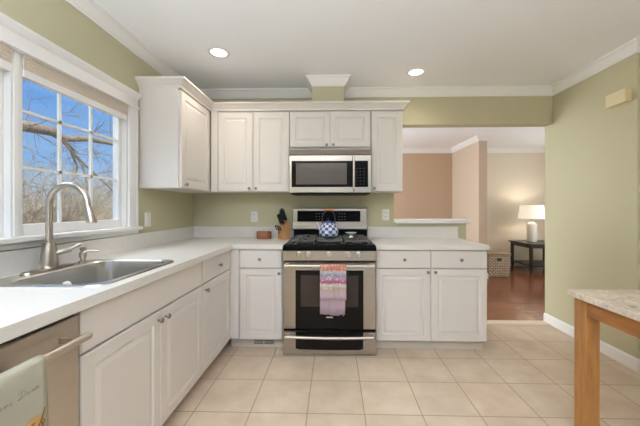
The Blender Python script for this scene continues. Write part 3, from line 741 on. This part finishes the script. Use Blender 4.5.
# ------------------------------------------------------------------ outlets, switch, register, door chime
def outlet(loc, rz, label):
    t = thing('wall_outlet', label, 'outlet', loc, rz)
    MB().panel(-.037, .037, -.058, .058, 0, -.006, [(0, .003), (.003, 0), (.004, 0)]).build('plate', M['white_plastic'], t)
    for z in (-.022, .022):
        so = MB().box(-.016, .016, -.0085, -.005, z-.014, z+.014).build('socket', M['white_plastic'], t, .002)
        MB().box(-.008, -.005, -.009, -.008, z-.005, z+.007).box(.005, .008, -.009, -.008, z-.005, z+.005).build('slots', M['slot'], so)
    return t
outlet((-.834, YB-.0005, 1.115), 0, 'white wall outlet above the wooden box left of the stove')
outlet((.537, YB-.0005, 1.135), 0, 'white wall outlet right of the stove')
sw = thing('light_switch', 'white wall plate on the green wall beside the window', 'switch', (XL+.0005, 2.36, 1.113), PI/2)
MB().panel(-.036, .036, -.057, .057, 0, -.006, [(0, .003), (.003, 0), (.004, 0)]).build('plate', M['white_plastic'], sw)
MB().box(-.016, .016, -.009, -.005, -.032, .032).build('rocker', M['white_plastic'], sw, .001)
vr = thing('floor_register', 'small grey toe-kick vent register under the corner cabinet', 'vent', (-.607, YC+.0545, .045))
MB().panel(-.1, .1, -.03, .03, 0, -.006, [(0, .002), (.003, 0), (.004, 0)]).build('frame', M['toe'], vr)
s1 = MB()
for k in range(2):
    for j in range(3): s1.box(-.085+k*.09, -.005+k*.09, -.0075, -.0055, -.018+j*.013, -.012+j*.013)
s1.build('louvers', M['vent_dark'], vr)
dc = thing('door_chime', 'small beige door chime box high on the right wall', 'door chime', (XR-.0005, 2.40, 2.06), -PI/2)
MB().box(-.083, .083, -.012, 0, -.048, .048).build('back_plate', M['beige_plastic'], dc, .002)
MB().box(-.083, .083, -.05, -.012, -.05, .05).build('cover', M['beige_plastic'], dc, .004)

# ------------------------------------------------------------------ recessed lights
def downlight(x, y, label, e=4.6):
    t = thing('recessed_light', label, 'ceiling light', (x, y, H), 0, 'recessed ceiling lights')
    MB().lathe([(.062, -.001), (.062, -.004), (.08, -.004), (.085, 0)], n=32, cap0=False, cap1=False).build('trim_ring', M['trim'], t)
    MB().lathe([(.001, -.0025), (.063, -.0025)], n=32, cap0=False, cap1=False).build('lens', M['bulb'], t)
    l = light('downlight_lamp', 'SPOT', (x, y, H-.03), (0, 0, 0), e*PI, (1, .9, .76), spot_size=2.7, spot_blend=.9, shadow_soft_size=.06)
    return t
downlight(-.914, 2.362, 'lit round recessed ceiling light near the window corner')
downlight(.745, 2.745, 'lit round recessed ceiling light in front of the pass-through')

# ------------------------------------------------------------------ marble-topped table
tb = thing('kitchen_table', 'oak table with a pink-grey marble top at the right edge of the picture', 'table', (1.279, .35, 0))
MB().box(0, .80, 0, 1.333, .727, .76).build('marble_top', M['marble'], tb, .005)
for x0 in (.022, .703):
    for y0 in (.022, 1.236): MB().box(x0, x0+.075, y0, y0+.075, 0, .7265).build('leg', M['wood_table'], tb, .004)
MB().box(.03, .05, .0975, 1.2355, .645, .7265).build('apron', M['wood_rail'], tb, .002)
MB().box(.75, .77, .0975, 1.2355, .645, .7265).build('apron', M['wood_rail'], tb, .002)
MB().box(.0975, .7025, .03, .05, .645, .7265).build('apron', M['wood_table'], tb, .002)
MB().box(.0975, .7025, 1.283, 1.303, .645, .7265).build('apron', M['wood_table'], tb, .002)

# ------------------------------------------------------------------ far room furniture
bk = thing('storage_basket', 'woven seagrass basket with a lid on the wood floor beside the end table', 'basket', (2.885, 5.5, 0))
MB().loops([rrect(0, 0, .37, .34, .04, 0), rrect(0, 0, .39, .36, .04, .03), rrect(0, 0, .41, .38, .04, .375)], smooth=True).build('body', M['weave'], bk)
MB().loops([rrect(0, 0, .43, .40, .045, .376), rrect(0, 0, .435, .405, .045, .39), rrect(0, 0, .43, .40, .045, .41), rrect(0, 0, .38, .35, .04, .418)], smooth=True).build('lid', M['lid'], bk)
MB().box(-.04, .04, -.195, -.186, .28, .325).build('handle_slot', M['slot'], bk, .003)
et = thing('end_table', 'dark wood end table with a low shelf under the lamp', 'table', (3.58, 5.56, 0))
MB().box(-.02, .72, -.02, .66, .525, .55).build('table_top', M['espresso'], et, .006)
for x0 in (.005, .645):
    for y0 in (.005, .585): MB().loops([rrect(x0+.025, y0+.025, .034, .034, .008, 0, 2), rrect(x0+.025, y0+.025, .05, .05, .008, .12, 2), rrect(x0+.025, y0+.025, .05, .05, .008, .5245, 2)]).build('leg', M['espresso'], et)
MB().box(.02, .68, .02, .62, .125, .148).build('shelf', M['espresso'], et, .003)
MB().box(.02, .68, .012, .03, .465, .5245).box(.02, .68, .61, .628, .465, .5245).box(.012, .03, .03, .61, .465, .5245).box(.67, .688, .03, .61, .465, .5245).build('apron', M['espresso'], et)
lp = thing('table_lamp', 'lit table lamp with white cylinder base and drum shade on the end table', 'lamp', (3.842, 5.93, .5505))
MB().lathe([(.075, 0), (.083, .008), (.083, .33), (.075, .36), (.03, .375), (.018, .385)], n=28).build('base', M['lamp_ceramic'], lp)
MB().lathe([(.012, .385), (.012, .45), (.02, .455), (.02, .48), (.005, .485)], n=14).build('neck', M['nickel'], lp)
MB().lathe([(.228, .448), (.195, .705), (.193, .705), (.226, .448)], n=36, cap0=False, cap1=False).build('shade', M['lamp_shade'], lp)
MB().lathe([(.012, .485), (.03, .51), (.032, .54), (.02, .565), (.002, .572)], n=16).build('bulb', mat('lamp_bulb', 'ffffff', .5, emit='ffdfb0', estr=8), lp)
light('table_lamp_glow', 'POINT', (3.842, 5.93, .5505+.62), (0, 0, 0), 6, (1, .9, .76), shadow_soft_size=.05)

# ------------------------------------------------------------------ outside
GZ = -.9
struct('ground', MB().box(-60, XL-.075, -30, 60, GZ-.2, GZ), M['ground'], 'dry winter lawn outside the window')
def grow(t, p, d, r, ln, depth, rnd, droop=0, spread=.7, tips=None):
    n = 4; pts = [p.copy()]; rr = [r]
    q = p.copy(); dd = d.copy()
    for i in range(n):
        dd = (dd+Vector((rnd.uniform(-.2, .2), rnd.uniform(-.2, .2), rnd.uniform(-.16, .16)-droop))).normalized()
        q = q+dd*ln/n; pts.append(q.copy()); rr.append(r*(1-.45*(i+1)/n))
    t.tube(pts, rr, 6 if r > .03 else 4 if r > .012 else 3, caps=False)
    if depth == 0: return
    for k in range(rnd.choice((2, 3, 3))):
        i = rnd.randint(1, n); a = pts[i]
        perp = Vector((rnd.uniform(-1, 1), rnd.uniform(-1, 1), rnd.uniform(-.5, .9)))
        nd = (dd*(1-spread*.4)+perp.normalized()*spread).normalized()
        grow(t, a, nd, max(rr[i]*.62, .004), ln*rnd.uniform(.55, .8), depth-1, rnd, droop, spread)
def tree(name, label, x, y, h, r, seed, m, depth=4, group=None, extra=None, nb=7, flo=.3):
    rnd = random.Random(seed); o = thing(name, label, 'tree', (x, y, GZ), 0, group)
    tr = MB(); pts = [(0, 0, 0)]; rr = [r*1.3]
    for k in range(1, 7): pts.append((rnd.uniform(-.08, .08)*h*.12*k, rnd.uniform(-.08, .08)*h*.12*k, h*k/6)); rr.append(r*(1-.1*k))
    tr.tube(pts, rr, 10).build('trunk', m, o)
    br = MB()
    for k in range(nb):
        f = rnd.uniform(flo, 1); j = int(f*6); a = Vector(pts[min(j, 6)])
        an = rnd.uniform(0, 2*PI); grow(br, a, Vector((math.cos(an), math.sin(an), rnd.uniform(.1, .9))).normalized(), r*.4*(1.15-f*.5), h*.33, depth, rnd)
    if extra: extra(br, rnd)
    br.build('branches', m, o)
    return o
def limb(br, rnd):
    # a heavy limb reaching sideways across the view of the window
    base = Vector((-5.2, 3.6, GZ))
    P = [Vector(p)-base for p in ((-5.2, 3.6, 2.4), (-5.45, 4.6, 2.63), (-5.5, 5.2, 2.66), (-5.5, 5.75, 2.70), (-5.55, 6.0, 2.62), (-5.5, 6.6, 2.76), (-5.5, 7.3, 2.80), (-5.3, 8.4, 2.7))]
    br.tube([tuple(p) for p in P], [.15, .115, .10, .09, .075, .065, .05, .03], 10)
    Q = [Vector(p)-base for p in ((-5.5, 5.9, 2.62), (-5.5, 6.2, 2.35), (-5.45, 6.6, 2.05), (-5.4, 7.1, 1.7), (-5.4, 7.5, 1.3))]
    br.tube([tuple(p) for p in Q], [.03, .026, .022, .018, .012], 6)
    Q = [Vector(p)-base for p in ((-5.5, 6.15, 2.38), (-5.5, 6.3, 2.1), (-5.5, 6.25, 1.85), (-5.55, 6.1, 1.7))]
    br.tube([tuple(p) for p in Q], [.025, .022, .018, .012], 6)
    for k in range(15):
        i = rnd.randint(1, 7); an = rnd.uniform(-1, 1)
        grow(br, P[i], Vector((rnd.uniform(-.5, .5), rnd.uniform(-.2, 1), an)).normalized(), .011, rnd.uniform(.5, .9), 3, rnd, .05)
tree('bare_tree', 'bare tree with one heavy limb crossing the window view', -5.2, 3.6, 5.0, .17, 3, M['bark'], 2, extra=limb, nb=3, flo=.85)
spots = [(-11.5, 9.0, 3.9, .07), (-13, 15.5, 4.4, .08), (-17, 13.0, 4.6, .09)]
where = ['nearest of the thin trees behind the heavy limb', 'second thin tree, toward the right of the window view', 'farthest thin tree at the back of the brush']
for i, (x, y, h, r) in enumerate(spots):
    tree('bare_tree', 'leafless brown tree outside the window, '+where[i], x, y, h, r, 20+i, M['bark_brown'], 4, 'bare trees beyond the lawn')
def brush(spots, seed):
    rnd = random.Random(seed); t = MB()
    for x, y, h in spots:
        for k in range(30):
            an = rnd.uniform(0, 2*PI); lean = rnd.uniform(.1, .75)
            grow(t, Vector((x+rnd.uniform(-.6, .6), y+rnd.uniform(-.6, .6), GZ)), Vector((math.cos(an)*lean, math.sin(an)*lean, 1)).normalized(), .017, h*rnd.uniform(.45, .7), 3, rnd, .05, .55)
    return t.build('bramble_thicket', M['twig'])
th = brush([(-6.9, 6.6, 2.8), (-6.6, 5.0, 2.7), (-6.8, 8.4, 3.0), (-6.4, 7.4, 2.5), (-6.4, 5.8, 2.5), (-8.5, 8.0, 2.8), (-9.5, 11.5, 3.1), (-8.0, 10.3, 2.8), (-8.5, 6.2, 2.7), (-10.5, 14.0, 3.1), (-10.5, 9.3, 3.0)], 50)
tag(th, 'tangled thicket of bare tan brambles outside the window', 'brush', kind='stuff')
